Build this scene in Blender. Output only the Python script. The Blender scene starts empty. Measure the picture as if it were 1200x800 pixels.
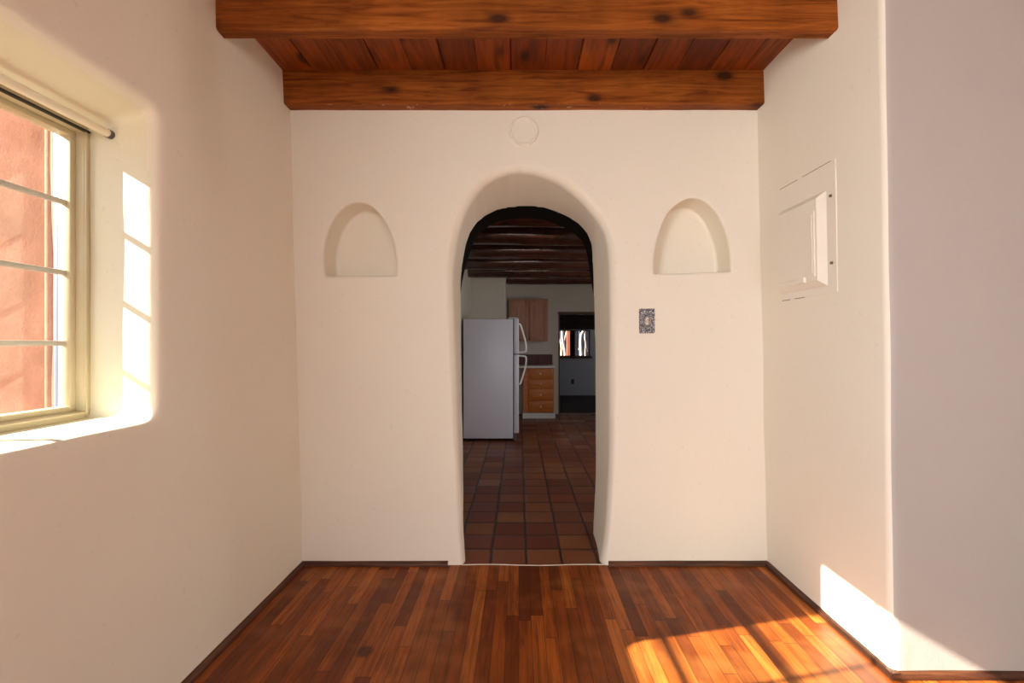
import bpy, bmesh, math, random
from mathutils import Vector, Matrix, noise
random.seed(7)
C = bpy.context.scene.collection
PI = math.pi

# ------------------------------------------------------------------ helpers
def px(x, y, Y):                      # a pixel of the photograph at depth Y (metres) -> world point
    return Vector(((x-608)*Y/540, Y, 1.3+(402-y)*Y/540))

WORLD = {}
def obj(name, bm, m, parent=None, smooth=False, angle=None):
    me = bpy.data.meshes.new(name)
    if isinstance(bm, bmesh.types.BMesh):
        bmesh.ops.recalc_face_normals(bm, faces=bm.faces)
        bm.to_mesh(me); bm.free()
    else:
        me = bm; me.name = name
    o = bpy.data.objects.new(name, me); C.objects.link(o)
    if m is not None:
        me.materials.clear(); me.materials.append(m)
    if parent is not None:
        w = WORLD[parent.name]
        me.transform(Matrix.Translation(-w)); o.parent = parent; WORLD[o.name] = w
    else:
        WORLD[o.name] = Vector((0, 0, 0))
    if smooth or angle is not None:
        for p in me.polygons: p.use_smooth = True
        if angle is not None: me.set_sharp_from_angle(angle=math.radians(angle))
    return o
def tag(o, label, cat, group=None):
    o['label'] = label; o['category'] = cat
    if group: o['group'] = group
    return o
def struct(o, label=None, cat=None):
    o['kind'] = 'structure'
    if label: o['label'] = label
    if cat: o['category'] = cat
    return o
def thing(name, loc, label, cat, group=None):
    o = bpy.data.objects.new(name, None); C.objects.link(o); o.location = loc
    o.empty_display_size = .1
    WORLD[o.name] = Vector(loc)
    return tag(o, label, cat, group)
def origin_to(o, loc):                # move a top-level mesh's origin without moving its shape
    loc = Vector(loc); o.data.transform(Matrix.Translation(-loc)); o.location = loc
    WORLD[o.name] = loc
    return o
def new(): return bmesh.new()
def bx(bm, x0, x1, y0, y1, z0, z1, bev=0, seg=2, mat=None):
    r = bmesh.ops.create_cube(bm, size=1)
    vs = r['verts']
    for v in vs:
        v.co = Vector((x0+(v.co.x+.5)*(x1-x0), y0+(v.co.y+.5)*(y1-y0), z0+(v.co.z+.5)*(z1-z0)))
        if mat is not None: v.co = mat @ v.co
    if bev:
        es = list({e for v in vs for e in v.link_edges})
        bmesh.ops.bevel(bm, geom=es, offset=bev, segments=seg, affect='EDGES', profile=.5)
def cyl(bm, p0, p1, r0, r1=None, n=24):
    p0, p1 = Vector(p0), Vector(p1); d = p1-p0
    q = d.to_track_quat('Z', 'Y').to_matrix().to_4x4()
    M = Matrix.Translation((p0+p1)/2) @ q
    bmesh.ops.create_cone(bm, cap_ends=True, segments=n, radius1=r0, radius2=r0 if r1 is None else r1, depth=d.length, matrix=M)
def ball(bm, c, r, sx=1, sy=1, sz=1, u=16, v=10):
    bmesh.ops.create_uvsphere(bm, u_segments=u, v_segments=v, radius=r, matrix=Matrix.Translation(c) @ Matrix.Diagonal((sx, sy, sz, 1)))
def loft(bm, rings, caps=True, closed=True):
    R = [[bm.verts.new(p) for p in ring] for ring in rings]
    n = len(R[0])
    for a, b in zip(R, R[1:]):
        for i in range(n if closed else n-1):
            j = (i+1) % n
            bm.faces.new((a[i], a[j], b[j], b[i]))
    if caps:
        bm.faces.new(R[0][::-1]); bm.faces.new(R[-1])
def tube(bm, pts, rad, n=12):
    pts = [Vector(p) for p in pts]; rings = []
    up = Vector((0, 1, 0.001))
    for i, p in enumerate(pts):
        t = (pts[min(i+1, len(pts)-1)]-pts[max(i-1, 0)]).normalized()
        a = t.cross(up)
        if a.length < 1e-3: a = t.cross(Vector((1, 0, 0)))
        a.normalize(); b = t.cross(a)
        r = rad[i] if isinstance(rad, (list, tuple)) else rad
        rings.append([p+(a*math.cos(2*PI*k/n)+b*math.sin(2*PI*k/n))*r for k in range(n)])
    loft(bm, rings)
def resample(pts, n):
    pts = [Vector(p) for p in pts]; L = [0]
    for a, b in zip(pts, pts[1:]): L.append(L[-1]+(b-a).length)
    out = []; k = 0
    for i in range(n):
        s = L[-1]*i/(n-1)
        while k < len(pts)-2 and L[k+1] < s: k += 1
        f = (s-L[k])/max(L[k+1]-L[k], 1e-9)
        out.append(pts[k].lerp(pts[k+1], min(max(f, 0), 1)))
    return out
def spline(pts, sub=8):               # Catmull-Rom through 2-D / 3-D points
    P = [Vector(p) for p in pts]; P = [P[0]*2-P[1]]+P+[P[-1]*2-P[-2]]
    out = []
    for i in range(1, len(P)-2):
        for k in range(sub):
            t = k/sub
            a, b, c, d = P[i-1], P[i], P[i+1], P[i+2]
            out.append(.5*((2*b)+(c-a)*t+(2*a-5*b+4*c-d)*t*t+(3*b-a-3*c+d)*t**3))
    out.append(P[-2]); return out

# ------------------------------------------------------------------ node helpers
class NT:
    def __init__(s, name):
        s.m = bpy.data.materials.new(name); s.m.use_nodes = True
        s.t = s.m.node_tree; s.n = s.t.nodes; s.l = s.t.links
        s.b = s.n['Principled BSDF']; s.out = s.n['Material Output']
        s.pos = s.n.new('ShaderNodeTexCoord').outputs['Object']
    def put(s, sock, v):
        if isinstance(v, bpy.types.NodeSocket): s.l.new(v, sock)
        elif isinstance(v, (tuple, list)) and len(v) == 3 and sock.type == 'RGBA': sock.default_value = (*v, 1)
        else: sock.default_value = v
    def math(s, op, a, b=0, c=0):
        n = s.n.new('ShaderNodeMath'); n.operation = op
        for i, v in enumerate((a, b, c)): s.put(n.inputs[i], v)
        return n.outputs[0]
    def xyz(s, v=None):
        n = s.n.new('ShaderNodeSeparateXYZ'); s.put(n.inputs[0], v or s.pos); return n.outputs
    def comb(s, x=0, y=0, z=0):
        n = s.n.new('ShaderNodeCombineXYZ')
        for i, v in enumerate((x, y, z)): s.put(n.inputs[i], v)
        return n.outputs[0]
    def mapping(s, scale=(1, 1, 1), loc=(0, 0, 0), v=None):
        n = s.n.new('ShaderNodeMapping'); s.put(n.inputs['Vector'], v or s.pos)
        n.inputs['Scale'].default_value = scale; n.inputs['Location'].default_value = loc
        return n.outputs[0]
    def noise(s, scale=5, detail=4, rough=.55, v=None, dist=0):
        n = s.n.new('ShaderNodeTexNoise'); s.put(n.inputs['Vector'], v or s.pos)
        n.inputs['Scale'].default_value = scale; n.inputs['Detail'].default_value = detail
        n.inputs['Roughness'].default_value = rough; n.inputs['Distortion'].default_value = dist
        return n.outputs['Fac']
    def white(s, v):
        n = s.n.new('ShaderNodeTexWhiteNoise'); n.noise_dimensions = '3D'; s.put(n.inputs['Vector'], v); return n.outputs['Value']
    def voro(s, scale, v=None, feat='F1'):
        n = s.n.new('ShaderNodeTexVoronoi'); n.feature = feat; s.put(n.inputs['Vector'], v or s.pos); n.inputs['Scale'].default_value = scale
        return n.outputs['Distance']
    def ramp(s, f, stops, interp='LINEAR'):
        n = s.n.new('ShaderNodeValToRGB'); s.put(n.inputs[0], f); r = n.color_ramp; r.interpolation = interp
        while len(r.elements) < len(stops): r.elements.new(.5)
        for e, (p, c) in zip(r.elements, stops):
            e.position = p; e.color = (*c, 1) if isinstance(c, (tuple, list)) else (c, c, c, 1)
        return n.outputs[0]
    def mix(s, f, a, b, blend='MIX'):
        n = s.n.new('ShaderNodeMix'); n.data_type = 'RGBA'; n.blend_type = blend
        s.put(n.inputs[0], f); s.put(n.inputs[6], a); s.put(n.inputs[7], b); return n.outputs[2]
    def bump(s, h, strength=.2, dist=.01):
        n = s.n.new('ShaderNodeBump'); s.put(n.inputs['Height'], h)
        n.inputs['Strength'].default_value = strength; n.inputs['Distance'].default_value = dist
        s.l.new(n.outputs[0], s.b.inputs['Normal'])
    def set(s, **k):
        names = dict(color='Base Color', rough='Roughness', metal='Metallic', spec='Specular IOR Level', coat='Coat Weight', coatr='Coat Roughness')
        for a, v in k.items(): s.put(s.b.inputs[names[a]], v)
        return s.m

def plain(name, col, rough=.5, metal=0, var=.08, scale=30, spec=.5):
    t = NT(name)
    f = t.noise(scale, 3)
    c = t.mix(f, tuple(v*(1-var) for v in col), tuple(min(v*(1+var), 1) for v in col))
    t.bump(t.noise(scale*6, 2), .04, .002)
    return t.set(color=c, rough=rough, metal=metal, spec=spec)

def plaster(name, col, var=.035, bump=.25):
    t = NT(name)
    big = t.noise(1.3, 4, .6); mid = t.noise(7, 5, .6)
    c = t.mix(big, tuple(v*(1-var) for v in col), tuple(min(1, v*(1+var)) for v in col))
    c = t.mix(t.ramp(t.noise(42, 2, .4), [(.70, 0), (.76, .10)]), c, (.35, .30, .24))
    trowel = t.noise(1, 4, .6, t.mapping((9, 9, 3.5)))
    h = t.math('ADD', t.math('MULTIPLY', mid, .6), t.math('ADD', t.math('MULTIPLY', trowel, .5), t.math('MULTIPLY', t.noise(120, 3), .10)))
    t.bump(h, bump, .012)
    return t.set(color=c, rough=.75, spec=.25)

M = {}
M['wall'] = plaster('cream_plaster', (.83, .79, .685))
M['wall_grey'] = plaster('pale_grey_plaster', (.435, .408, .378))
M['reveal'] = plaster('yellow_cream_plaster', (.80, .77, .62))
M['kitchen_wall'] = plaster('kitchen_plaster', (.62, .57, .49))
M['far_wall'] = plaster('far_room_plaster', (.50, .475, .48))
M['cover'] = plain('cream_painted_metal', (.82, .775, .68), .5, 0, .03, 12)
M['cover_dark'] = plain('dark_screw_metal', (.12, .09, .06), .5)
M['near_black'] = plain('near_black_brown', (.006, .005, .004), .8, spec=.05)
M['frame_olive'] = plain('tan_painted_window_wood', (.56, .495, .33), .45, 0, .06, 15)
M['muntin'] = plain('grey_metal_glazing_bar', (.50, .49, .45), .45)
M['strip'] = plain('blue_grey_aluminium', (.27, .32, .45), .4, .3)
M['black'] = plain('black_rubber', (.02, .018, .015), .7)
M['rod'] = plain('cream_enamel_rod', (.80, .74, .58), .35, 0, .03)
M['rodcap'] = plain('dark_grey_rubber', (.09, .085, .08), .6)
M['fridge'] = plain('white_fridge_enamel', (.67, .67, .76), .35, 0, .03, 200)
M['fridge_seal'] = plain('grey_door_gasket', (.10, .10, .11), .6)
M['handle'] = plain('white_plastic', (.86, .85, .82), .35, 0, .03)
M['counter'] = plain('white_laminate', (.72, .70, .66), .4, 0, .03)
M['ivory'] = plain('ivory_plastic', (.72, .58, .44), .35, 0, .03)
M['knob'] = plain('pale_wood_knob', (.75, .52, .30), .4)
M['brass'] = plain('dull_brass', (.45, .33, .16), .4, .8)

def tin():
    t = NT('punched_tin')
    c = t.ramp(t.noise(160, 4, .7), [(.38, (.02, .02, .022)), (.5, (.18, .18, .19)), (.64, (.68, .69, .71))])
    t.bump(t.voro(190), .5, .003)
    return t.set(color=c, rough=.38, metal=.85)
M['tin'] = tin()

def floor_wood():
    t = NT('oak_strip_floor'); x, y, z = t.xyz()
    W, L = .0575, .82
    xw = t.math('DIVIDE', x, W); row = t.math('FLOOR', xw); fx = t.math('FRACT', xw)
    off = t.math('MULTIPLY', t.white(t.comb(row, 3.1, 0)), 7.3)
    yl = t.math('ADD', t.math('DIVIDE', y, L), off); seg = t.math('FLOOR', yl); fy = t.math('FRACT', yl)
    rnd = t.white(t.comb(row, seg, 1.7))
    base = t.ramp(rnd, [(0, (.12, .026, .004)), (.25, (.21, .046, .006)), (.55, (.30, .070, .009)), (.8, (.38, .098, .013)), (1, (.49, .155, .025))])
    shift = t.math('MULTIPLY', rnd, 40)
    gv = t.comb(t.math('MULTIPLY', x, 48), t.math('ADD', t.math('MULTIPLY', y, 2.6), shift), shift)
    grain = t.noise(1, 6, .62, gv, 1.1)
    c = t.mix(t.ramp(grain, [(.42, .0), (.62, .6)]), base, (.07, .017, .003))
    c = t.mix(t.ramp(t.noise(1, 5, .65, t.mapping((5.5, 1.6, 1))), [(.42, 0), (.70, .55)]), c, (.075, .019, .004))       # old dark wear
    c = t.mix(t.ramp(t.noise(3.1, 3, .6, t.mapping(loc=(4, 9, 2))), [(.52, 0), (.72, .35)]), c, (.45, .17, .04))
    # one round dark water stain
    d = t.math('SQRT', t.math('ADD', t.math('POWER', t.math('MULTIPLY', t.math('ADD', x, .65), 1.0), 2), t.math('POWER', t.math('ADD', y, -1.945), 2)))
    c = t.mix(t.ramp(t.math('ADD', d, t.math('MULTIPLY', t.noise(40, 2), .02)), [(.035, .75), (.055, 0)]), c, (.03, .010, .004))
    ex = t.math('MINIMUM', fx, t.math('SUBTRACT', 1, fx)); ey = t.math('MINIMUM', fy, t.math('SUBTRACT', 1, fy))
    gap = t.math('MAXIMUM', t.math('LESS_THAN', ex, .022), t.math('LESS_THAN', ey, .0022))
    c = t.mix(t.math('MULTIPLY', gap, .75), c, (.02, .007, .003))
    h = t.math('SUBTRACT', t.math('ADD', t.math('MULTIPLY', grain, .18), t.math('MULTIPLY', rnd, .25)), gap)
    t.bump(h, .3, .003)
    return t.set(color=c, rough=t.ramp(t.noise(9, 3), [(.3, .36), (.7, .55)]), spec=.25)
M['floor'] = floor_wood()

def saltillo():
    t = NT('saltillo_tile'); x, y, z = t.xyz(); S = .213
    wob = t.math('MULTIPLY', t.math('SUBTRACT', t.noise(7, 2), .5), .012)
    xs = t.math('DIVIDE', t.math('ADD', t.math('ADD', x, .168), wob), S); ys = t.math('DIVIDE', t.math('ADD', t.math('ADD', y, -2.70), wob), S)
    cx, cy = t.math('FLOOR', xs), t.math('FLOOR', ys); fx, fy = t.math('FRACT', xs), t.math('FRACT', ys)
    rnd = t.white(t.comb(cx, cy, .4)); r2 = t.white(t.comb(cx, cy, 5.4))
    c = t.ramp(rnd, [(0, (.135, .026, .013)), (.3, (.18, .048, .022)), (.55, (.21, .066, .028)), (.8, (.27, .105, .038)), (1, (.23, .044, .016))])
    c = t.mix(t.math('MULTIPLY', t.noise(14, 4), .5), c, (.17, .06, .03))
    ex = t.math('MINIMUM', fx, t.math('SUBTRACT', 1, fx)); ey = t.math('MINIMUM', fy, t.math('SUBTRACT', 1, fy))
    e = t.math('MINIMUM', ex, ey)
    g = t.ramp(e, [(.026, 1), (.046, 0)])
    c = t.mix(g, c, (.035, .022, .018))
    t.bump(t.math('ADD', t.ramp(e, [(.02, 0), (.08, 1)]), t.math('MULTIPLY', t.noise(12, 4), .35)), .5, .006)
    return t.set(color=c, rough=t.ramp(r2, [(0, .35), (1, .6)]), spec=.4)
M['tile'] = saltillo()

def timber(name, axis, cols, gloss=.45, knots=True, grain_dark=.5, paint=None, scale=1.0, spec=.4):
    t = NT(name); co = t.xyz(); a = co[axis]; o = [co[i] for i in range(3) if i != axis]
    gv = t.comb(t.math('MULTIPLY', a, 2.3*scale), t.math('MULTIPLY', o[0], 40*scale), t.math('MULTIPLY', o[1], 40*scale))
    g = t.noise(1, 6, .62, gv, 1.3)
    c = t.ramp(g, [(.30, cols[0]), (.52, cols[1]), (.75, cols[2])])
    c = t.mix(t.ramp(t.noise(2.3, 4), [(.42, 0), (.70, grain_dark)]), c, tuple(v*.35 for v in cols[0]))
    h = g
    if knots:
        kv = t.comb(t.math('MULTIPLY', a, 3.1), t.math('MULTIPLY', o[0], 6.5), t.math('MULTIPLY', o[1], 6.5))
        k = t.voro(1, kv)
        c = t.mix(t.ramp(k, [(.10, .9), (.17, .35), (.26, 0)]), c, (.030, .010, .004))
    if paint:
        z = co[2]
        d = t.math('ADD', t.math('SUBTRACT', z, paint), t.math('MULTIPLY', t.math('SUBTRACT', t.noise(13, 4, .75), .5), .040))
        c = t.mix(t.ramp(d, [(-.0045, .75), (-.003, 0)]), c, (.80, .70, .56))
    t.bump(h, .25, .004)
    return t.set(color=c, rough=gloss, spec=spec)
ORANGE = [(.12, .026, .003), (.29, .078, .010), (.43, .140, .021)]
M['beam'] = timber('orange_stained_beam', 0, ORANGE, .6, spec=.15)
M['beam_wall'] = timber('orange_stained_beam_paint_edge', 0, ORANGE, .6, paint=2.6555, spec=.15)
M['base'] = timber('dark_stained_moulding', 0, [(.035, .011, .005), (.085, .026, .010), (.16, .055, .020)], .5, False, .4)
M['base_y'] = timber('dark_stained_moulding_side', 1, [(.035, .011, .005), (.085, .026, .010), (.16, .055, .020)], .5, False, .4)
M['viga'] = timber('varnished_log', 0, [(.035, .012, .008), (.075, .028, .018), (.13, .055, .035)], .09, True, .4, spec=.8)
M['oak_v'] = timber('oak_cabinet_upright', 2, [(.30, .13, .075), (.42, .20, .12), (.52, .27, .17)], .4, False, .15)
M['oak_h'] = timber('amber_oak_drawer', 0, [(.38, .095, .014), (.54, .160, .024), (.66, .24, .05)], .35, False, .15)
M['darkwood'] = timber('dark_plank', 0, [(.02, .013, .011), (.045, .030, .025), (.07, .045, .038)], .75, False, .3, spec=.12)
M['lintel'] = timber('brown_door_trim', 0, [(.07, .03, .015), (.13, .06, .03), (.18, .09, .05)], .5, False, .3)
M['post'] = timber('red_stained_post', 2, [(.25, .05, .03), (.38, .10, .07), (.48, .16, .12)], .6, False, .2)

def ceiling_wood():
    t = NT('orange_ceiling_boards'); x, y, z = t.xyz(); W = .188
    xw = t.math('DIVIDE', t.math('ADD', x, -.144), W); row = t.math('FLOOR', xw)
    rnd = t.white(t.comb(row, 2.2, 0)); sh = t.math('MULTIPLY', rnd, 30)
    base = t.ramp(rnd, [(0, (.16, .030, .004)), (.4, (.26, .052, .006)), (.75, (.35, .080, .009)), (1, (.43, .11, .015))])
    g = t.noise(1, 6, .6, t.comb(t.math('ADD', t.math('MULTIPLY', x, 17), sh), t.math('MULTIPLY', y, 1.6), sh), 1.5)
    c = t.mix(t.ramp(g, [(.40, 0), (.62, .65)]), base, (.05, .013, .004))
    k = t.voro(1, t.comb(t.math('MULTIPLY', x, 7), t.math('MULTIPLY', y, 3.5), sh))
    c = t.mix(t.ramp(k, [(.11, .9), (.2, .3), (.3, 0)]), c, (.03, .009, .003))
    t.bump(g, .2, .004)
    return t.set(color=c, rough=.5, spec=.4)
M['ceil'] = ceiling_wood()

def stucco():
    t = NT('terracotta_stucco')
    c = t.ramp(t.noise(5, 6, .65), [(.32, (.27, .132, .086)), (.52, (.35, .182, .122)), (.72, (.43, .24, .168))])
    st = t.noise(1, 3, .5, t.mapping((16, 16, .35)))
    c = t.mix(t.ramp(st, [(.50, 0), (.66, .35)]), c, (.46, .285, .21))
    c = t.mix(t.ramp(t.noise(90, 2), [(.55, 0), (.7, .35)]), c, (.30, .11, .06))
    t.bump(t.noise(110, 4, .7), .25, .005)
    return t.set(color=c, rough=.9, spec=.1)
M['stucco'] = stucco()

def splash():
    t = NT('dark_red_backsplash_tile'); x, y, z = t.xyz()
    xs = t.math('DIVIDE', x, .075); zs = t.math('DIVIDE', t.math('ADD', z, -.87), .105)
    rnd = t.white(t.comb(t.math('FLOOR', xs), t.math('FLOOR', zs), 0))
    c = t.ramp(rnd, [(0, (.075, .02, .018)), (.5, (.13, .032, .026)), (1, (.10, .04, .032))])
    fx, fz = t.math('FRACT', xs), t.math('FRACT', zs)
    e = t.math('MINIMUM', t.math('MINIMUM', fx, t.math('SUBTRACT', 1, fx)), t.math('MINIMUM', fz, t.math('SUBTRACT', 1, fz)))
    c = t.mix(t.math('LESS_THAN', e, .035), c, (.05, .04, .035))
    return t.set(color=c, rough=.45, spec=.3)
M['splash'] = splash()

def glass():
    t = NT('window_glass'); n = t.n
    tr = n.new('ShaderNodeBsdfTransparent'); tr.inputs[0].default_value = (.97, .98, .98, 1)
    gl = n.new('ShaderNodeBsdfGlossy'); gl.inputs['Roughness'].default_value = .02
    lw = n.new('ShaderNodeLayerWeight'); lw.inputs[0].default_value = .5
    fac = t.math('ADD', .035, t.math('MULTIPLY', t.math('POWER', lw.outputs['Facing'], 5), .9))
    mx = n.new('ShaderNodeMixShader')
    t.l.new(fac, mx.inputs[0]); t.l.new(tr.outputs[0], mx.inputs[1]); t.l.new(gl.outputs[0], mx.inputs[2])
    t.l.new(mx.outputs[0], t.out.inputs[0])
    return t.m
M['glass'] = glass()
def bark():
    t = NT('pale_bark')
    c = t.ramp(t.noise(1, 5, .6, t.mapping((14, 14, 3))), [(.32, (.30, .22, .18)), (.5, (.70, .58, .50)), (.7, (.86, .78, .70))])
    t.bump(t.noise(30, 4), .4, .01)
    return t.set(color=c, rough=.9, spec=.1)
M['bark'] = bark()
M['shade_fence'] = plain('dark_weathered_fence', (.018, .016, .022), .9, 0, .3, 6, .05)
M['earth'] = plain('bare_earth', (.16, .11, .075), .95, 0, .25, 3, .05)

# ------------------------------------------------------------------ adobe walls
def adobe(name, verts8, cutters, m, voxel=.012, smooth=8, amp=.004):
    """soft plaster wall: an eight cornered block minus its openings, edges worn round, surface gently uneven"""
    bm = new(); V = [bm.verts.new(v) for v in verts8]
    for f in ((0, 1, 3, 2), (4, 6, 7, 5), (0, 4, 5, 1), (2, 3, 7, 6), (0, 2, 6, 4), (1, 5, 7, 3)):
        bm.faces.new([V[i] for i in f])
    bmesh.ops.recalc_face_normals(bm, faces=bm.faces)
    me = bpy.data.meshes.new(name); bm.to_mesh(me); bm.free()
    o = bpy.data.objects.new(name+'_raw', me); C.objects.link(o); tmp = [o]
    for cb in cutters:
        bmesh.ops.recalc_face_normals(cb, faces=cb.faces)
        cm = bpy.data.meshes.new('cut'); cb.to_mesh(cm); cb.free()
        co = bpy.data.objects.new('cut', cm); C.objects.link(co); tmp.append(co)
        md = o.modifiers.new('b', 'BOOLEAN'); md.object = co; md.operation = 'DIFFERENCE'; md.solver = 'EXACT'
    rm = o.modifiers.new('r', 'REMESH'); rm.mode = 'VOXEL'; rm.voxel_size = voxel
    sm = o.modifiers.new('s', 'SMOOTH'); sm.factor = .5; sm.iterations = smooth
    bpy.context.view_layer.update()
    dg = bpy.context.evaluated_depsgraph_get()
    res = bpy.data.meshes.new_from_object(o.evaluated_get(dg))
    for t in tmp: bpy.data.objects.remove(t)
    nv = [v.normal.copy() for v in res.vertices]
    for v, n in zip(res.vertices, nv):
        p = v.co
        v.co = p + n*(amp*noise.noise(p*1.7)+amp*.45*noise.noise(p*5.3+Vector((9, 3, 1))))
    return struct(obj(name, res, m, smooth=True))
def block(x0, x1, y0, y1, z0, z1):
    return [Vector((x, y, z)) for x in (x0, x1) for y in (y0, y1) for z in (z0, z1)]

H = 3.0
D = 2.70
def cutter(rings):
    b = new(); loft(b, rings); return b

# --- archway cutter
N = 72
front_px = [(546, 700), (546, 660), (542, 600), (538, 520), (535, 430), (532, 336), (536, 290), (543, 260), (554, 236), (572, 217), (596, 207),
            (620, 206), (652, 216), (676, 234), (694, 254), (706, 272), (711, 292), (713, 336), (713, 430), (713, 520), (708, 620), (702, 660), (702, 700)]
back_px = [(543, 700), (543, 660), (543, 600), (542.5, 520), (541, 430), (540, 336), (543, 304), (548, 280), (558, 262), (576, 249), (596, 243.6),
           (620, 242), (640, 244.4), (660, 252), (676, 261), (688, 274), (693, 288), (694.5, 320), (697, 400), (698, 500), (697.5, 560), (695, 620), (694, 660), (694, 700)]
def prof(pts, Y): return resample(spline([px(x, y, Y) for x, y in pts], 6), N)
FC, BC = prof(front_px, 2.765), prof(back_px, 3.16)
def outward(ring):
    c = Vector((.03, 0, 1.3)); out = []
    for i, p in enumerate(ring):
        a, b = ring[max(i-1, 0)], ring[min(i+1, len(ring)-1)]
        t = (b-a).normalized(); n = Vector((t.z, 0, -t.x))
        if n.dot(p-c) < 0 and abs(n.x)+abs(n.z) > 0:
            n = -n
        out.append(n)
    return out
ON = outward(FC)
rings = []
def off(ring, d, Y):
    # the rounding is wider over the crown and slimmer at the feet
    return [Vector((p.x, Y, p.z))+n*d*(.55+.45*min(1, max(0, (p.z-.2)/1.5))) for p, n in zip(ring, ON)]
RR = .085
rings.append(off(FC, RR*1.5, D-.05))
for k in range(7):
    a = (k/6)*PI/2
    rings.append(off(FC, RR*(1-math.sin(a)), D-.012+(RR-.01)*(1-math.cos(a))*.95))
for k in range(1, 5):
    f = k/4
    rings.append([a.lerp(b, f) for a, b in zip([Vector((p.x, 2.77, p.z)) for p in FC], BC)])
rings.append([Vector((p.x, 3.5, p.z)) for p in BC])
arch = cutter(rings)

# --- niche cutters
def niche(pts, depth=.19, sx=1.0):
    P = resample(spline([px(x, y, D) for x, y in pts], 6), 40)
    cx = sum(p.x for p in P)/len(P); zb = min(p.z for p in P)
    def ring(Y, s, zs):
        return [Vector((cx+(p.x-cx)*s, Y, zb+(p.z-zb)*zs)) for p in P]
    return cutter([ring(D-.06, 1.05, 1.04), ring(D-.004, 1.015, 1.012), ring(D+.012, 1, 1), ring(D+depth, sx, sx)])
nl = niche([(381, 323), (379, 303), (381, 282), (389, 260), (402, 243), (418, 237), (434, 241), (449, 256), (459, 277), (464, 300), (465, 323)])
nr = niche([(766, 321), (767, 300), (772, 275), (781, 253), (794, 239), (809, 232), (824, 235), (838, 247), (849, 268), (855, 290), (857, 318)], .195)
wall_back = adobe('wall_back', block(-1.75, 1.9, D, 3.16, -.1, H), [arch, nl, nr], M['wall'], .008, 2, .0035)

# --- left wall with the deep window opening
def rrect(X, y0, y1, z0, z1, r=.04, k=5):
    out = []
    for cy, cz, a0 in ((y1-r, z1-r, 0), (y0+r, z1-r, PI/2), (y0+r, z0+r, PI), (y1-r, z0+r, 3*PI/2)):
        for i in range(k+1):
            a = a0+PI/2*i/k
            out.append(Vector((X, cy+r*math.cos(a), cz+r*math.sin(a))))
    return out
WY0, WY1, WZ0, WZ1 = .815, 1.637, 1.036, 2.064      # frame outside size
wrings = [rrect(-1.22, WY0-.08, WY1+.022, WZ0-.05, WZ1+.11, .07), rrect(-1.272, WY0-.05, WY1-.012, WZ0-.012, WZ1+.065, .05),
          rrect(-1.30, WY0-.035, WY1-.020, WZ0-.004, WZ1+.045, .035), rrect(-1.53, WY0, WY1, WZ0, WZ1, .012),
          rrect(-1.60, WY0, WY1, WZ0, WZ1, .012), rrect(-1.61, WY0-.05, WY1, WZ0-.01, WZ1+.06, .012), rrect(-1.9, WY0-.2, WY1, WZ0-.03, WZ1+.28, .012)]
LW = [Vector((x, y, z)) for x, y, z in ((-1.67, -2.75, -.1), (-1.67, -2.75, H), (-1.67, D+.25, -.1), (-1.67, D+.25, H),
      (-1.268, -2.75, -.1), (-1.268, -2.75, H), (-1.268, D+.25, -.1), (-1.268, D+.25, H))]
w3 = [rrect(-1.20, -1.95, -.25, .85, 2.2, .06), rrect(-1.75, -1.9, -.3, .9, 2.15, .06)]  # unseen opening, added to hold the left fill lamp
wall_left = adobe('wall_left', LW, [cutter(wrings), cutter(w3)], M['wall'], .0125, 4, .004)
for v in wall_left.data.vertices:                      # the wall leans out beyond the window
    f = min(1, max(0, (v.co.y-1.66)/.45)); f = f*f*(3-2*f)
    v.co.x -= .027*v.co.z*f
wall_left.data.materials.append(M['stucco']); wall_left.data.materials.append(M['reveal'])
for p in wall_left.data.polygons:                      # stucco outside, yellower cream on the window recess faces
    if p.center.x < -1.603: p.material_index = 1
    elif p.center.x < -1.300 and WY0-.12 < p.center.y < WY1+.12: p.material_index = 2

# --- right wall of the alcove: its near end is the wall that faces us
RC = 1.795
def wall_turning_corner():
    b = new(); rings = []; nz = 130
    prof = [(0, D+.25-.02*k) for k in range(int((D+.25-RC-.03)/.02))]          # (distance into the wall, y)
    r = .028
    prof += [(r-r*math.cos(a), RC+r-r*math.sin(a)) for a in [k/10*PI/2 for k in range(11)]]
    prof += [(r+.02*k+.0004*k*k*.3, RC) for k in range(1, 78)]
    for iz in range(nz+1):
        z = -.1+(H+.1)*iz/nz; g = iz/nz; ring = []
        for u, y in prof:
            f = (y-RC)/(D+.25-RC)
            x = (1.458-.043*g)*(1-f)+(1.458-.076*g)*f+u
            x = min(x, 3.6)
            p = Vector((x, y, z))
            w = .0045*noise.noise(p*1.7)+.002*noise.noise(p*5.3)
            cw = .005*noise.noise(Vector((0, 3, z*1.9)))
            n = Vector((-1, 0, 0)) if u < .001 else Vector((0, -1, 0)) if y <= RC+1e-6 else Vector((-.7, -.7, 0))
            ring.append(p+n*w+Vector((cw, 0, 0)))
        ring += [Vector((3.62, RC, z)), Vector((3.62, D+.25, z))]
        rings.append(ring)
    loft(b, rings)
    return b
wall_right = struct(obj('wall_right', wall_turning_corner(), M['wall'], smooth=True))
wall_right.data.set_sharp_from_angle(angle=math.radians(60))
wall_right.data.materials.append(M['wall_grey'])       # camera-facing faces take a darker, greyer plaster
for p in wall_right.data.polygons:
    if p.center.y < RC+.05 and p.normal.y < -.80: p.material_index = 1

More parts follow.
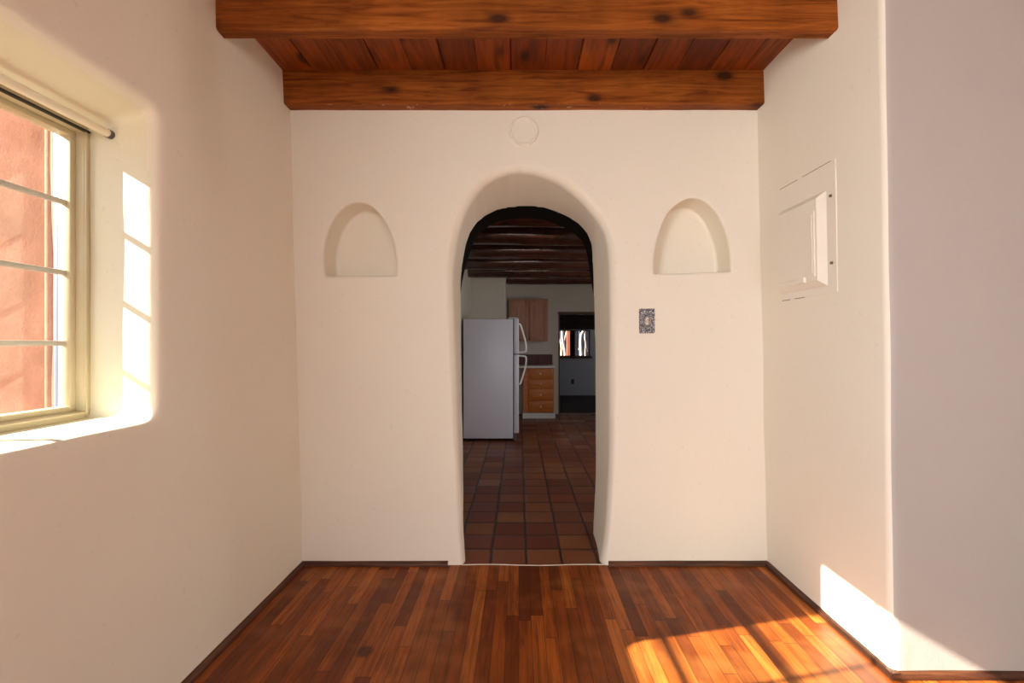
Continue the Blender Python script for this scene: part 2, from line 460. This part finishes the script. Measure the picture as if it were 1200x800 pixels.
# --- the rest of the front room, behind the camera: side wall and a rear wall with a wide opening for the added rear fill lamp
def holed_wall(name, m, axis, pos, t, a0, a1, z0, z1, h0, h1, hz0, hz1):
    b = new()
    for (u0, u1, w0, w1) in ((a0, h0, z0, z1), (h1, a1, z0, z1), (h0, h1, z0, hz0), (h0, h1, hz1, z1)):
        if axis == 'y': bx(b, u0, u1, pos, pos+t, w0, w1)
        else: bx(b, pos, pos+t, u0, u1, w0, w1)
    bmesh.ops.remove_doubles(b, verts=b.verts, dist=1e-5)
    return struct(obj(name, b, m))
holed_wall('wall_rear', M['wall'], 'y', -2.75, .2, -1.6, 3.6, -.1, H, -.35, 1.65, .9, 2.3)
b = new(); bx(b, 3.4, 3.6, -2.6, RC+.1, -.1, H); struct(obj('wall_right_side', b, M['wall']))

# --- floor and ceiling of the front room
b = new(); bx(b, -1.5, 3.5, -2.7, D+.012, -.08, 0); struct(obj('floor', b, M['floor']))
b = new()
W = .188
for i in range(-9, 19):
    g0, g1 = (.003 if i % 2 else .0008), (.0008 if i % 2 else .003)
    x0, x1 = i*W+.144+g0, (i+1)*W+.144-g1
    bx(b, x0, x1, -2.7, D+.2, 2.853, 2.88, .003, 1)
bx(b, -1.5, 3.65, -2.7, D+.2, 2.878, 2.96)
struct(obj('ceiling', b, M['ceil']))

# --- two rough beams
def beam(name, y0, y1, z0, x0, x1, m, label):
    b = new(); n = 60; rings = []
    z1 = 2.856
    for i in range(n+1):
        x = x0+(x1-x0)*i/n
        w = lambda k: .0035*noise.noise(Vector((x*2.3, k*7.1, z0*3)))+.0015*noise.noise(Vector((x*11, k*3.7, 2)))
        c = .008
        rings.append([Vector((x, y0+w(1), z1)), Vector((x, y0+w(2), z0+c+w(6))), Vector((x, y0+c+w(2), z0+w(3))),
                      Vector((x, y1-c+w(4), z0+w(4))), Vector((x, y1+w(4), z0+c+w(4))), Vector((x, y1+w(5), z1))])
    loft(b, rings)
    o = obj(name, b, m, angle=25)
    origin_to(o, ((x0+x1)/2, (y0+y1)/2, z0))
    return tag(o, label, 'ceiling beam', 'squared ceiling beams of the front room')
bf = beam('ceiling_beam', 2.035, 2.108, 2.688, -1.36, 1.45, M['beam'], 'orange-stained squared beam crossing overhead, nearest the camera and standing free of the back wall')
bw = beam('ceiling_beam', 2.622, 2.712, 2.664, -1.36, 1.41, M['beam_wall'], 'orange-stained squared beam set along the top of the white arch wall')
# the paint line on the wall beam is in its own height: keep its texture origin at floor level
for o in (bf, bw):
    o.data.transform(Matrix.Translation(o.location)); o.location = (0, 0, 0)
bw['label'] = 'orange-stained squared beam lying along the top of the arch wall, white paint smears on its lower edge'

# --- baseboards (small worn quarter round)
def base_run(name, p0, p1, nrm, h=.026, d=.02, m=None, n=40):
    b = new(); rings = []
    p0, p1, nrm = Vector(p0), Vector(p1), Vector(nrm)
    for i in range(n+1):
        p = p0.lerp(p1, i/n); w = .0025*noise.noise(p*6); hh = h+.003*noise.noise(p*4+Vector((3, 3, 3))); dd = d+w
        r = [p-nrm*.015, p+nrm*dd]
        for k in range(5):
            a = k/4*PI/2*.95
            r.append(p+nrm*dd*math.cos(a)+Vector((0, 0, hh*(.35+.65*math.sin(a)))))
        r.append(p-nrm*.015+Vector((0, 0, hh)))
        rings.append(r)
    loft(b, rings)
    return struct(obj(name, b, m, angle=40))
base_run('baseboard_back_left', (-1.27, D, 0), (-.415, D-.003, 0), (0, -1, 0), m=M['base'])
base_run('baseboard_back_right', (.525, D-.002, 0), (1.455, D, 0), (0, -1, 0), m=M['base'])
base_run('baseboard_left', (-1.268, -2.6, 0), (-1.268, D-.01, 0), (1, 0, 0), m=M['base_y'])
base_run('baseboard_right', (1.458, RC-.015, 0), (1.456, D-.01, 0), (-1, 0, 0), m=M['base_y'], d=.022)
base_run('baseboard_right_front', (1.44, RC, 0), (3.4, RC, 0), (0, -1, 0), m=M['base'])

# --- pale grout line where the boards meet the tiles
b = new()
pts = [Vector((-.335+.84*i/20, D+.002+.006*math.sin(i*.45), 0)) for i in range(21)]
loft(b, [[p+Vector((0, -.005, -.005)), p+Vector((0, .007, -.005)), p+Vector((0, .004, .002)), p+Vector((0, -.002, .002))] for p in pts])
struct(obj('trim_1', b, M['cover']))

# ------------------------------------------------------------------ window_1
wn = thing('window_1', (-1.56, (WY0+WY1)/2, WZ0), 'tan painted casement window with grey glazing bars, deep in the left wall', 'window'); wn['kind'] = 'structure'
def ring_frame(x0, x1, y0, y1, z0, z1, w, bev=.003, wz=None):
    wz = wz or w
    b = new()
    bx(b, x0, x1, y0, y0+w, z0, z1, bev); bx(b, x0, x1, y1-w, y1, z0, z1, bev)
    bx(b, x0, x1, y0+w-.004, y1-w+.004, z0, z0+wz, bev); bx(b, x0, x1, y0+w-.004, y1-w+.004, z1-wz, z1, bev)
    return b
obj('window_frame', ring_frame(-1.60, -1.52, WY0, WY1, WZ0, WZ1, .027, .004), M['frame_olive'], wn, angle=30)
b = ring_frame(-1.527, -1.514, WY0+.016, WY1-.016, WZ0+.016, WZ1-.016, .009, .002)
obj('stop_bead', b, M['frame_olive'], wn, angle=30)
GY0, GY1, GZ0, GZ1 = .855, 1.592, 1.068, 2.030
obj('sash', ring_frame(-1.592, -1.548, WY0+.025, WY1-.025, WZ0+.025, WZ1-.025, .021, .003), M['frame_olive'], wn, angle=30)
obj('outer_stop', ring_frame(-1.617, -1.60, WY0+.004, WY1-.002, WZ0-.004, WZ1+.008, .034, .002), M['strip'], wn, angle=30)
for z in (1.300, 1.543, 1.786):
    b = new(); bx(b, -1.580, -1.562, GY0-.012, GY1+.006, z-.0085, z+.0085, .003); obj('glazing_bar', b, M['muntin'], wn, angle=30)
b = new(); bx(b, -1.580, -1.562, 1.214, 1.232, GZ0-.02, GZ1+.02, .003); obj('glazing_bar', b, M['muntin'], wn, angle=30)
b = new(); bx(b, -1.573, -1.569, GY0-.015, GY1+.008, GZ0-.012, GZ1+.012); obj('glass', b, M['glass'], wn)
b = new(); bx(b, -1.535, -1.509, WY0+.01, WY1-.012, WZ1-.026, WZ1-.019, .001); obj('shadow_strip', b, M['black'], wn)  # black strip painting the shadow gap between frame head and rod

# curtain rod in the recess
cr = thing('curtain_rod', (-1.44, .79, 2.035), 'cream tension rod with dark rubber end, spanning the top of the left window recess', 'curtain rod')
b = new(); cyl(b, (-1.44, .80, 2.035), (-1.44, 1.617, 2.035), .0135, n=24); obj('rod', b, M['rod'], cr, angle=40)
for y0, y1 in ((1.612, 1.646), (.770, .805)):
    b = new(); cyl(b, (-1.44, y0, 2.035), (-1.44, y1, 2.035), .0150, n=24); obj('end_cap', b, M['rodcap'], cr, angle=40)

# outside: terracotta stucco jamb and projecting wing of the house
b = new(); bx(b, -1.69, -1.66, WY1-.002, WY1+1.4, -.1, 3.2, .012, 3); bx(b, -5.2, -1.685, WY1+.028, WY1+.5, -.1, 3.4, .02, 3)
struct(obj('wall_exterior', b, M['stucco'], angle=40))
b = new(); bx(b, -30, 30, -20, 40, -.30, -.12); struct(obj('ground', b, M['earth']))

# ------------------------------------------------------------------ things on the walls
# breaker panel on the right wall
def xr(y, z):                          # face of the right wall
    f = (y-RC)/(D+.25-RC); g = (z+.1)/(H+.1)
    a = 1.458+(1.415-1.458)*g; c = 1.458+(1.382-1.458)*g
    return a+(c-a)*f
PY0, PY1, PZ0, PZ1 = 2.068, 2.502, 1.530, 2.128
pnl = thing('breaker_panel', (xr(2.28, 1.53), 2.28, 1.53), 'cream painted electrical breaker panel cover set in the right wall', 'breaker panel')
def pf(u, v, d): # u along Y, v along Z, d out of the wall
    return Vector((xr(u, v)-d, u, v))
def pslab(y0, y1, z0, z1, d0, d1, ins=0.0):
    b = new()
    loft(b, [[pf(y0, z0, d0), pf(y1, z0, d0), pf(y1, z1, d0), pf(y0, z1, d0)],
             [pf(y0, z0, d1*.7), pf(y1, z0, d1*.7), pf(y1, z1, d1*.7), pf(y0, z1, d1*.7)] if ins == 0 else [pf(y0, z0, d0+.002), pf(y1, z0, d0+.002), pf(y1, z1, d0+.002), pf(y0, z1, d0+.002)],
             [pf(y0+ins+.002, z0+ins+.002, d1), pf(y1-ins-.002, z0+ins+.002, d1), pf(y1-ins-.002, z1-ins-.002, d1), pf(y0+ins+.002, z1-ins-.002, d1)]])
    return b
obj('cover_plate', pslab(PY0, PY1, PZ0, PZ1, -.01, .0025), M['cover'], pnl)
obj('raised_surround', pslab(2.125, 2.485, 1.566, 2.005, .004, .034, .026), M['cover'], pnl)
dr = obj('door', pslab(2.165, 2.462, 1.615, 1.925, .030, .039), M['cover'], pnl)
obj('door_rib', pslab(2.176, 2.186, 1.63, 1.91, .037, .042), M['cover'], dr)
obj('latch', pslab(2.235, 2.285, 1.592, 1.622, .034, .046), M['cover'], dr)
for y0, y1, z in ((2.10, 2.30, PZ1+.001), (2.34, 2.49, PZ1+.001), (2.30, 2.38, PZ0-.001), (2.42, 2.49, PZ0-.001)):
    obj('gap_shade', pslab(y0, y1, z-.0016, z+.0016, -.004, .0025), M['lintel'], pnl)  # dark strips painting the shaded gap between plate and wall
for y, z in ((2.095, 1.97), (2.095, 1.665), (2.482, 1.985), (2.478, 1.672)):
    b = new(); cyl(b, pf(y, z, .004), pf(y, z, .0105), .0065, n=14); obj('screw', b, M['cover_dark'], pnl)
# light switch
sw = thing('light_switch', (.750, D-.012, 1.43), 'punched tin light switch plate with ivory toggle, right of the archway', 'light switch')
b = new(); SX, SZ = .750, 1.43
outline = []
n = 13
for i in range(n): outline.append((-.045+.09*i/n, -.070-(.004 if i % 2 else 0)))
for i in range(9): outline.append((.045+(.002 if i % 2 else 0), -.070+.14*i/9))
for i in range(n): outline.append((.045-.09*i/n, .070+(.004 if i % 2 else 0)))
for i in range(9): outline.append((-.045-(.002 if i % 2 else 0), .070-.14*i/9))
loft(b, [[Vector((SX+x, D+.004, SZ+z)) for x, z in outline], [Vector((SX+x, D-.004, SZ+z)) for x, z in outline], [Vector((SX+x*.95, D-.007, SZ+z*.96)) for x, z in outline]])
obj('plate', b, M['tin'], sw)
b = new()
for i in range(18):
    a = 2*PI*i/18
    Mx = Matrix.Translation((SX+.029*math.cos(a), D-.007, SZ+.040*math.sin(a))) @ Matrix.Rotation(-a, 4, 'Y') @ Matrix.Diagonal((1.5, .5, .6, 1))
    bmesh.ops.create_uvsphere(b, u_segments=10, v_segments=6, radius=.0065, matrix=Mx)
for i in range(11):
    for s in (-1, 1):
        ball(b, Vector((SX-.036+.072*i/10, D-.007, SZ+s*.060)), .0035, 1, .6, 2.0, 8, 6)
obj('embossing', b, M['tin'], sw, smooth=True)
b = new(); bx(b, SX-.009, SX+.009, D-.010, D-.005, SZ-.022, SZ+.022, .002); tg = obj('toggle_bezel', b, M['ivory'], sw)
b = new(); bx(b, -.005, .005, -.016, .0, -.009, .009, .002, 2, Matrix.Translation((SX, D-.008, SZ+.004)) @ Matrix.Rotation(.5, 4, 'X')); obj('toggle', b, M['ivory'], sw)
for s in (-1, 1):
    b = new(); cyl(b, (SX, D-.006, SZ+s*.031), (SX, D-.0105, SZ+s*.031), .0045, n=12); obj('screw', b, M['cover_dark'], sw)
# round painted cover above the arch
c = px(614, 154, D)
jc = thing('round_cover_plate', (c.x, D, c.z-.08), 'round painted-over junction cover above the archway', 'cover plate')
b = new(); n = 48
def circ(r, y, w=.0012): return [Vector((c.x+(r+w*noise.noise(Vector((math.cos(6.283*k/n)*2, math.sin(6.283*k/n)*2, r*9))))*math.cos(2*PI*k/n), y, c.z+r*math.sin(2*PI*k/n))) for k in range(n)]
loft(b, [circ(.088, D+.014), circ(.086, D-.006), circ(.081, D-.012), circ(.075, D-.012), circ(.070, D-.005), circ(.02, D-.006)])
obj('plate', b, M['wall'], jc, angle=50)
for s in (-1, 1):
    b = new(); cyl(b, (c.x+s*.055, D-.004, c.z+.006), (c.x+s*.055, D-.0078, c.z+.006), .0035, n=12); obj('screw', b, M['cover'], jc)

# ------------------------------------------------------------------ kitchen beyond the arch
KZ = 2.50
KX0, KX1 = -.765, 2.4
b = new(); bx(b, -1.7, 2.7, D+.012, 8.6, -.08, -.001); struct(obj('floor_kitchen', b, M['tile']))
b = new(); bx(b, -2.0, 4.2, 8.6, 11.7, -.08, -.002); struct(obj('floor_far_room', b, M['darkwood']))
b = new(); bx(b, KX0-.25, KX0, 3.1, 8.55, -.1, 2.7); struct(obj('wall_kitchen_left', b, M['kitchen_wall']))
b = new(); bx(b, KX0-.1, -.215, 7.40, 8.55, -.1, 2.6, .012, 3); struct(obj('wall_kitchen_jog', b, M['kitchen_wall']))
FY = 8.46
holed_wall('wall_kitchen_far', M['kitchen_wall'], 'y', FY, .16, -2.0, 4.2, -.1, 2.7, .745, 1.60, -.09, 1.845)
holed_wall('wall_kitchen_right', M['kitchen_wall'], 'x', KX1, .25, 3.1, 8.6, -.1, 2.7, 4.6, 6.0, 1.0, 2.1)
b = new()
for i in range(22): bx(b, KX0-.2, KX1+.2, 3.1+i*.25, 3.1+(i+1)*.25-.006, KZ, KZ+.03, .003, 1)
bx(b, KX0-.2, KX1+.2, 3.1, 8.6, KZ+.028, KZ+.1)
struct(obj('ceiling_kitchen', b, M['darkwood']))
# near-black ring on the arch's kitchen side, painting in its shadowed reveal
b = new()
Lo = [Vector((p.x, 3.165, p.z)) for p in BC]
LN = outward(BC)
def shade_ring(Y, up, side):               # how far the ring reaches into the opening at the crown / at the sides
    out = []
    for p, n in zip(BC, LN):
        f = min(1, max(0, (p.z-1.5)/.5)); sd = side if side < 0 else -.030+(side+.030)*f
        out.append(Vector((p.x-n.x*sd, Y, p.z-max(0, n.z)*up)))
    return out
A0, A1, A2, A3 = shade_ring(3.163, -.06, -.06), shade_ring(3.163, .004, .003), shade_ring(3.24, .058, .030), shade_ring(3.24, -.06, -.06)
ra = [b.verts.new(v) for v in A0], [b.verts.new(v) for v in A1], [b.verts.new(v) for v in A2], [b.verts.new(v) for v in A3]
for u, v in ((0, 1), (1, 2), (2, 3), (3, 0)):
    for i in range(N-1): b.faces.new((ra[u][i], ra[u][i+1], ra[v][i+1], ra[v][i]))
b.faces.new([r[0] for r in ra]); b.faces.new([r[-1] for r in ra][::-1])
struct(obj('arch_shade_ring', b, M['near_black'], smooth=False, angle=40))
# log beams
ords = ['first', 'second', 'third', 'fourth', 'fifth', 'sixth']
for i, y in enumerate((3.93, 4.66, 5.42, 6.20, 6.98, 7.76)):
    b = new(); n = 40; r0 = .105
    pts, rad = [], []
    for k in range(n+1):
        x = -.9+3.4*k/n
        pts.append((x, y+.012*noise.noise(Vector((x*1.2, i*5, 0))), 2.292+r0+.010*noise.noise(Vector((x*1.3, i*9, 4)))))
        rad.append(r0+.006*noise.noise(Vector((x*2, i*3, 8))))
    tube(b, pts, rad, 28)
    o = obj('log_beam', b, M['viga'], angle=50)
    tag(o, f'dark varnished log beam under the kitchen ceiling, {ords[i]} beyond the archway', 'log beam', 'round log beams over the kitchen')

# --- refrigerator
FYN, FYB = 6.10, 6.80
fr = thing('refrigerator', (-.37, 6.45, 0), 'white top-freezer refrigerator standing in the kitchen, seen side-on', 'refrigerator')
b = new(); bx(b, -.735, -.078, FYN, FYB, .035, 1.622, .012, 3); obj('body', b, M['fridge'], fr, angle=40)
b = new(); bx(b, -.080, -.064, FYN+.012, FYB-.012, .10, 1.612); obj('gasket', b, M['fridge_seal'], fr)
b = new(); bx(b, -.066, .0, FYN, FYB, 1.160, 1.628, .014, 3); fd = obj('freezer_door', b, M['fridge'], fr, angle=40)
b = new(); bx(b, -.066, .0, FYN, FYB, .105, 1.148, .014, 3); rd = obj('refrigerator_door', b, M['fridge'], fr, angle=40)
def bow(z_free, z_split, sgn):
    P = spline([(-.004, 6.17, z_free), (.022, 6.17, z_free-sgn*.012), (.060, 6.17, z_free-sgn*.13), (.092, 6.17, (z_split+z_free)/2-sgn*.06), (.094, 6.17, z_split+sgn*.03), (.04, 6.17, z_split+sgn*.014), (-.004, 6.17, z_split+sgn*.012)], 6)
    b = new(); tube(b, P, .011, 10); return b
obj('handle', bow(1.555, 1.165, 1), M['handle'], fd, smooth=True)
obj('handle', bow(.755, 1.143, -1), M['handle'], rd, smooth=True)
b = new(); bx(b, -.14, -.01, FYN+.02, FYN+.10, 1.624, 1.642, .006, 2); obj('hinge_cover', b, M['fridge'], fr, angle=40)
b = new(); bx(b, -.075, -.03, FYN+.01, FYB-.01, .012, .098, .004); obj('kick_grille', b, M['fridge_seal'], fr)
for x in (-.66, -.16):
    for y in (FYN+.07, FYB-.07):
        b = new(); cyl(b, (x, y, 0), (x, y, .038), .018, n=12); obj('foot', b, M['black'], fr)

# --- base cabinet with four drawers
CX0, CX1, CY0 = .075, .605, 7.965
bc = thing('base_cabinet', (.34, 8.2, 0), 'amber oak kitchen base cabinet with four stacked drawers', 'cabinet')
b = new(); bx(b, CX0, CX1, CY0+.012, FY-.002, .095, .868, .002); obj('body', b, M['oak_h'], bc)
b = new(); bx(b, CX0-.01, CX1+.025, CY0-.004, FY-.004, 0, .093, .003); obj('toe_kick', b, M['counter'], bc)
zs = [(.105, .300), (.312, .505), (.517, .670), (.682, .855)]
for z0, z1 in zs:
    b = new(); bx(b, .165, .585, CY0-.008, CY0+.012, z0, z1, .007, 2); d = obj('drawer', b, M['oak_h'], bc, angle=40)
    zc = (z0+z1)/2
    b = new(); cyl(b, (.375, CY0-.006, zc), (.375, CY0-.022, zc), .006, n=12); ball(b, Vector((.375, CY0-.028, zc)), .016, 1, .7, 1); obj('knob', b, M['knob'], d, smooth=True)
b = new(); bx(b, .0, .625, CY0-.025, FY-.003, .870, .906, .006, 2); ct = obj('countertop', b, M['counter'], angle=40)
tag(ct, 'white laminate countertop lying on the four-drawer oak base cabinet', 'countertop'); 
b = new(); bx(b, .0, .618, FY-.018, FY-.001, .907, 1.095, .002); bs = obj('backsplash', b, M['splash'])
tag(bs, 'strip of dark red tiles above the white countertop', 'backsplash')
# --- wall cabinet
UY = FY-.31
wc = thing('wall_cabinet', (.17, FY-.16, 1.33), 'reddish oak wall cabinet with two doors, above the countertop', 'cabinet')
UX0, UX1, UZ0, UZ1 = -.185, .515, 1.335, 2.085
b = new(); bx(b, UX0, UX1, UY+.018, FY-.002, UZ0, UZ1, .002); obj('body', b, M['oak_v'], wc)
mid = .165
for x0, x1, kx in ((UX0+.012, mid-.003, mid-.03), (mid+.022, UX1-.012, mid+.05)):
    b = new()
    w = .055
    bx(b, x0, x0+w, UY, UY+.018, UZ0+.012, UZ1-.012, .003); bx(b, x1-w, x1, UY, UY+.018, UZ0+.012, UZ1-.012, .003)
    bx(b, x0+w-.002, x1-w+.002, UY, UY+.018, UZ0+.012, UZ0+.012+w, .003); bx(b, x0+w-.002, x1-w+.002, UY, UY+.018, UZ1-.012-w, UZ1-.012, .003)
    d = obj('door', b, M['oak_v'], wc, angle=40)
    b = new(); bx(b, x0+w-.004, x1-w+.004, UY+.006, UY+.016, UZ0+w+.01, UZ1-w-.01, .004); obj('panel', b, M['oak_v'], d)
    b = new(); cyl(b, (kx, UY, UZ0+.045), (kx, UY-.02, UZ0+.045), .006, n=10); ball(b, Vector((kx, UY-.026, UZ0+.045)), .015, 1, .7, 1); obj('knob', b, M['brass'], d, smooth=True)
# --- far doorway trim
b = new(); bx(b, .715, 1.63, FY-.018, FY+.165, 1.835, 1.875, .004); bx(b, .728, .752, FY-.010, FY+.165, 0, 1.836, .003); bx(b, 1.59, 1.62, FY-.010, FY+.165, 0, 1.836, .003)
struct(obj('trim_3', b, M['lintel']))

# ------------------------------------------------------------------ far room with a window
QY = 11.5
q0, q1, qz0, qz1 = .98, 1.78, .97, 1.625
holed_wall('wall_far_room', M['far_wall'], 'y', QY, .2, -1.6, 4.0, -.1, 1.64, q0, q1, qz0, qz1)
b = new()
for i in range(6): bx(b, -1.6, 4.0, QY-.004, QY+.2, 1.64+i*.16, 1.64+(i+1)*.16-.006, .004, 1)
struct(obj('wall_far_room_upper', b, M['darkwood']))
b = new(); bx(b, -1.8, -1.6, 8.6, 11.7, -.1, 2.6); struct(obj('wall_far_room_left', b, M['far_wall']))
holed_wall('wall_far_room_right', M['far_wall'], 'x', 4.0, .2, 8.6, 11.7, -.1, 2.6, 9.2, 10.8, 1.0, 2.1)
b = new(); bx(b, -1.9, 4.2, 8.6, 11.7, 2.55, 2.65); struct(obj('ceiling_far_room', b, M['darkwood']))
w2 = thing('window_2', ((q0+q1)/2, QY, qz0), 'small two-pane dark framed window in the far room beyond the kitchen doorway', 'window'); w2['kind'] = 'structure'
b = new()
bx(b, q0, q0+.02, QY+.03, QY+.10, qz0, qz1); bx(b, q1-.02, q1, QY+.03, QY+.10, qz0, qz1)
bx(b, q0, q1, QY+.03, QY+.10, qz0, qz0+.02); bx(b, q0, q1, QY+.03, QY+.10, qz1-.02, qz1)
obj('window_frame', b, M['darkwood'], w2)
b = new(); bx(b, 1.29, 1.405, QY+.02, QY+.11, qz0, qz1, .004); obj('mullion', b, M['near_black'], w2)
b = new(); bx(b, q0+.01, q1-.01, QY+.060, QY+.064, qz0+.01, qz1-.01); obj('glass', b, M['glass'], w2)
b = new(); bx(b, q0-.05, q1+.05, QY-.05, QY+.02, qz0-.045, qz0+.004, .005); obj('window_sill', b, M['lintel'], w2)
# outlet below it
p = px(671, 447, QY)
ot = thing('wall_outlet', (p.x, QY, p.z-.06), 'dark wall outlet low on the far room wall, below the window', 'outlet')
b = new(); bx(b, p.x-.038, p.x+.038, QY-.008, QY+.003, p.z-.06, p.z+.06, .003); obj('plate', b, M['rodcap'], ot)
for s in (-1, 1):
    b = new(); bx(b, p.x-.017, p.x+.017, QY-.012, QY-.006, p.z+s*.028-.016, p.z+s*.028+.016, .004); obj('socket', b, M['black'], ot)
# outdoors behind that window
b = new()
for i in range(40): bx(b, -2+i*.2, -2+i*.2+.185, 15.2, 15.24, -.15, 3.2, .006, 1)
fe = obj('board_fence', b, M['shade_fence']); tag(fe, 'dark weathered board fence outside the far window, behind the pale trunks', 'fence'); origin_to(fe, (2, 15.2, -.15))
def trunk(label, pts, r, seed, limb=None):
    b = new(); P = spline(pts, 8)
    tube(b, P, [r*(1-.25*i/len(P))*(1+.18*noise.noise(Vector((i*.35, seed, 0)))) for i in range(len(P))], 12)
    if limb: 
        L = spline(limb, 8); tube(b, L, [r*.6*(1-.4*i/len(L)) for i in range(len(L))], 10)
    o = obj('tree', b, M['bark'], smooth=True); origin_to(o, pts[0]); return tag(o, label, 'tree')
TY = 13.0
def tp(x, y, dy=0): return px(x, y, TY+dy)
trunk('pale crooked tree trunk outside, at the left edge of the far window', [(1.19, TY, -.15), tp(658, 417), tp(658, 405), tp(655.8, 395), tp(655.5, 384), (1.15, TY, 2.6)], .030, 1)
trunk('pale forked tree trunk outside the far window, beside the red post', [(1.33, TY, -.15), tp(662, 417, .1), tp(660.5, 405, .1), tp(659.2, 397, .1), tp(659, 384, .1), (1.28, TY, 2.6)], .034, 2, [tp(660.5, 402, .1), tp(662, 396, .1), tp(664.5, 386, .1)])
trunk('stout pale tree trunk low in the right pane of the far window', [(1.80, TY+.1, -.15), tp(681, 417, .1), tp(680.3, 404, .1), tp(681, 392, .1), tp(684, 385, .1), (2.0, TY+.1, 2.6)], .036, 3, [tp(680.3, 404, .1), tp(678, 410, .1)])
trunk('slim pale branching tree at the right edge of the far window', [(1.98, TY+.2, -.15), tp(686, 417, .2), tp(686.5, 403, .2), tp(685, 393, .2), tp(686.5, 384, .2), (2.0, TY+.2, 2.6)], .022, 4, [tp(686.5, 403, .2), tp(688.6, 412, .2)])
b = new(); c2 = px(666, 402, 12.4); bx(b, c2.x-.045, c2.x+.045, 12.36, 12.45, -.15, 2.7, .008)
po = obj('porch_post', b, M['post']); tag(po, 'red-stained square porch post outside the left pane of the far window', 'post'); origin_to(po, (c2.x, 12.4, -.15))

# ------------------------------------------------------------------ light
sun = bpy.data.lights.new('sun', 'SUN'); so = bpy.data.objects.new('sun', sun); C.objects.link(so)
sun.energy = 25; sun.color = (1, .90, .74); sun.angle = math.radians(.55)
so.rotation_euler = Vector((1, .214, -.588)).to_track_quat('-Z', 'Y').to_euler()
def area(name, loc, d, sx, sy, e, col):
    l = bpy.data.lights.new(name, 'AREA'); l.shape = 'RECTANGLE'; l.size = sx; l.size_y = sy; l.energy = e; l.color = col
    o = bpy.data.objects.new(name, l); C.objects.link(o); o.location = loc
    o.rotation_euler = Vector(d).to_track_quat('-Z', 'Y').to_euler(); return o
area('rear_fill_light', (.65, -2.62, 1.6), (0, 1, 0), 1.98, 1.38, 32, (.95, .96, 1))  # added fill lamp behind the camera, in the unseen rear opening
area('left_fill_light', (-1.50, -1.1, 1.52), (1, .35, -.1), 1.5, 1.15, 84, (.96, .97, .95))  # added fill lamp in an unseen opening, brightens the right wall
area('kitchen_fill_light', (KX1+.12, 5.3, 1.55), (-1, 0, 0), 1.3, 1.0, 16, (1, .96, .9))  # added fill lamp in an unseen kitchen wall opening
area('far_room_fill_light', (4.1, 10.0, 1.55), (-1, 0, -.1), 1.5, 1.0, 4, (.88, .9, 1))  # added fill lamp that lifts the far room, opening unseen
w = bpy.data.worlds.new('world'); bpy.context.scene.world = w; w.use_nodes = True
bg = w.node_tree.nodes['Background']; bg.inputs[0].default_value = (.72, .84, 1, 1); bg.inputs[1].default_value = 1.1

# ------------------------------------------------------------------ camera
cam = bpy.data.cameras.new('camera'); co = bpy.data.objects.new('camera', cam); C.objects.link(co)
cam.sensor_width = 36; cam.lens = 540/1200*36
cam.shift_x = -8/1200; cam.shift_y = 2/1200
co.location = (0, 0, 1.3); co.rotation_euler = (PI/2, 0, 0); cam.clip_start = .02
sc = bpy.context.scene; sc.camera = co
vs = sc.view_settings; vs.view_transform = 'Standard'; vs.look = 'None'; vs.gamma = 1; vs.use_curve_mapping = False; vs.exposure = .48
sc.display_settings.display_device = 'sRGB'
sc.cycles.use_denoising = True; sc.cycles.max_bounces = 12; sc.cycles.diffuse_bounces = 8; sc.cycles.sample_clamp_indirect = 6
sc.cycles.transparent_max_bounces = 12
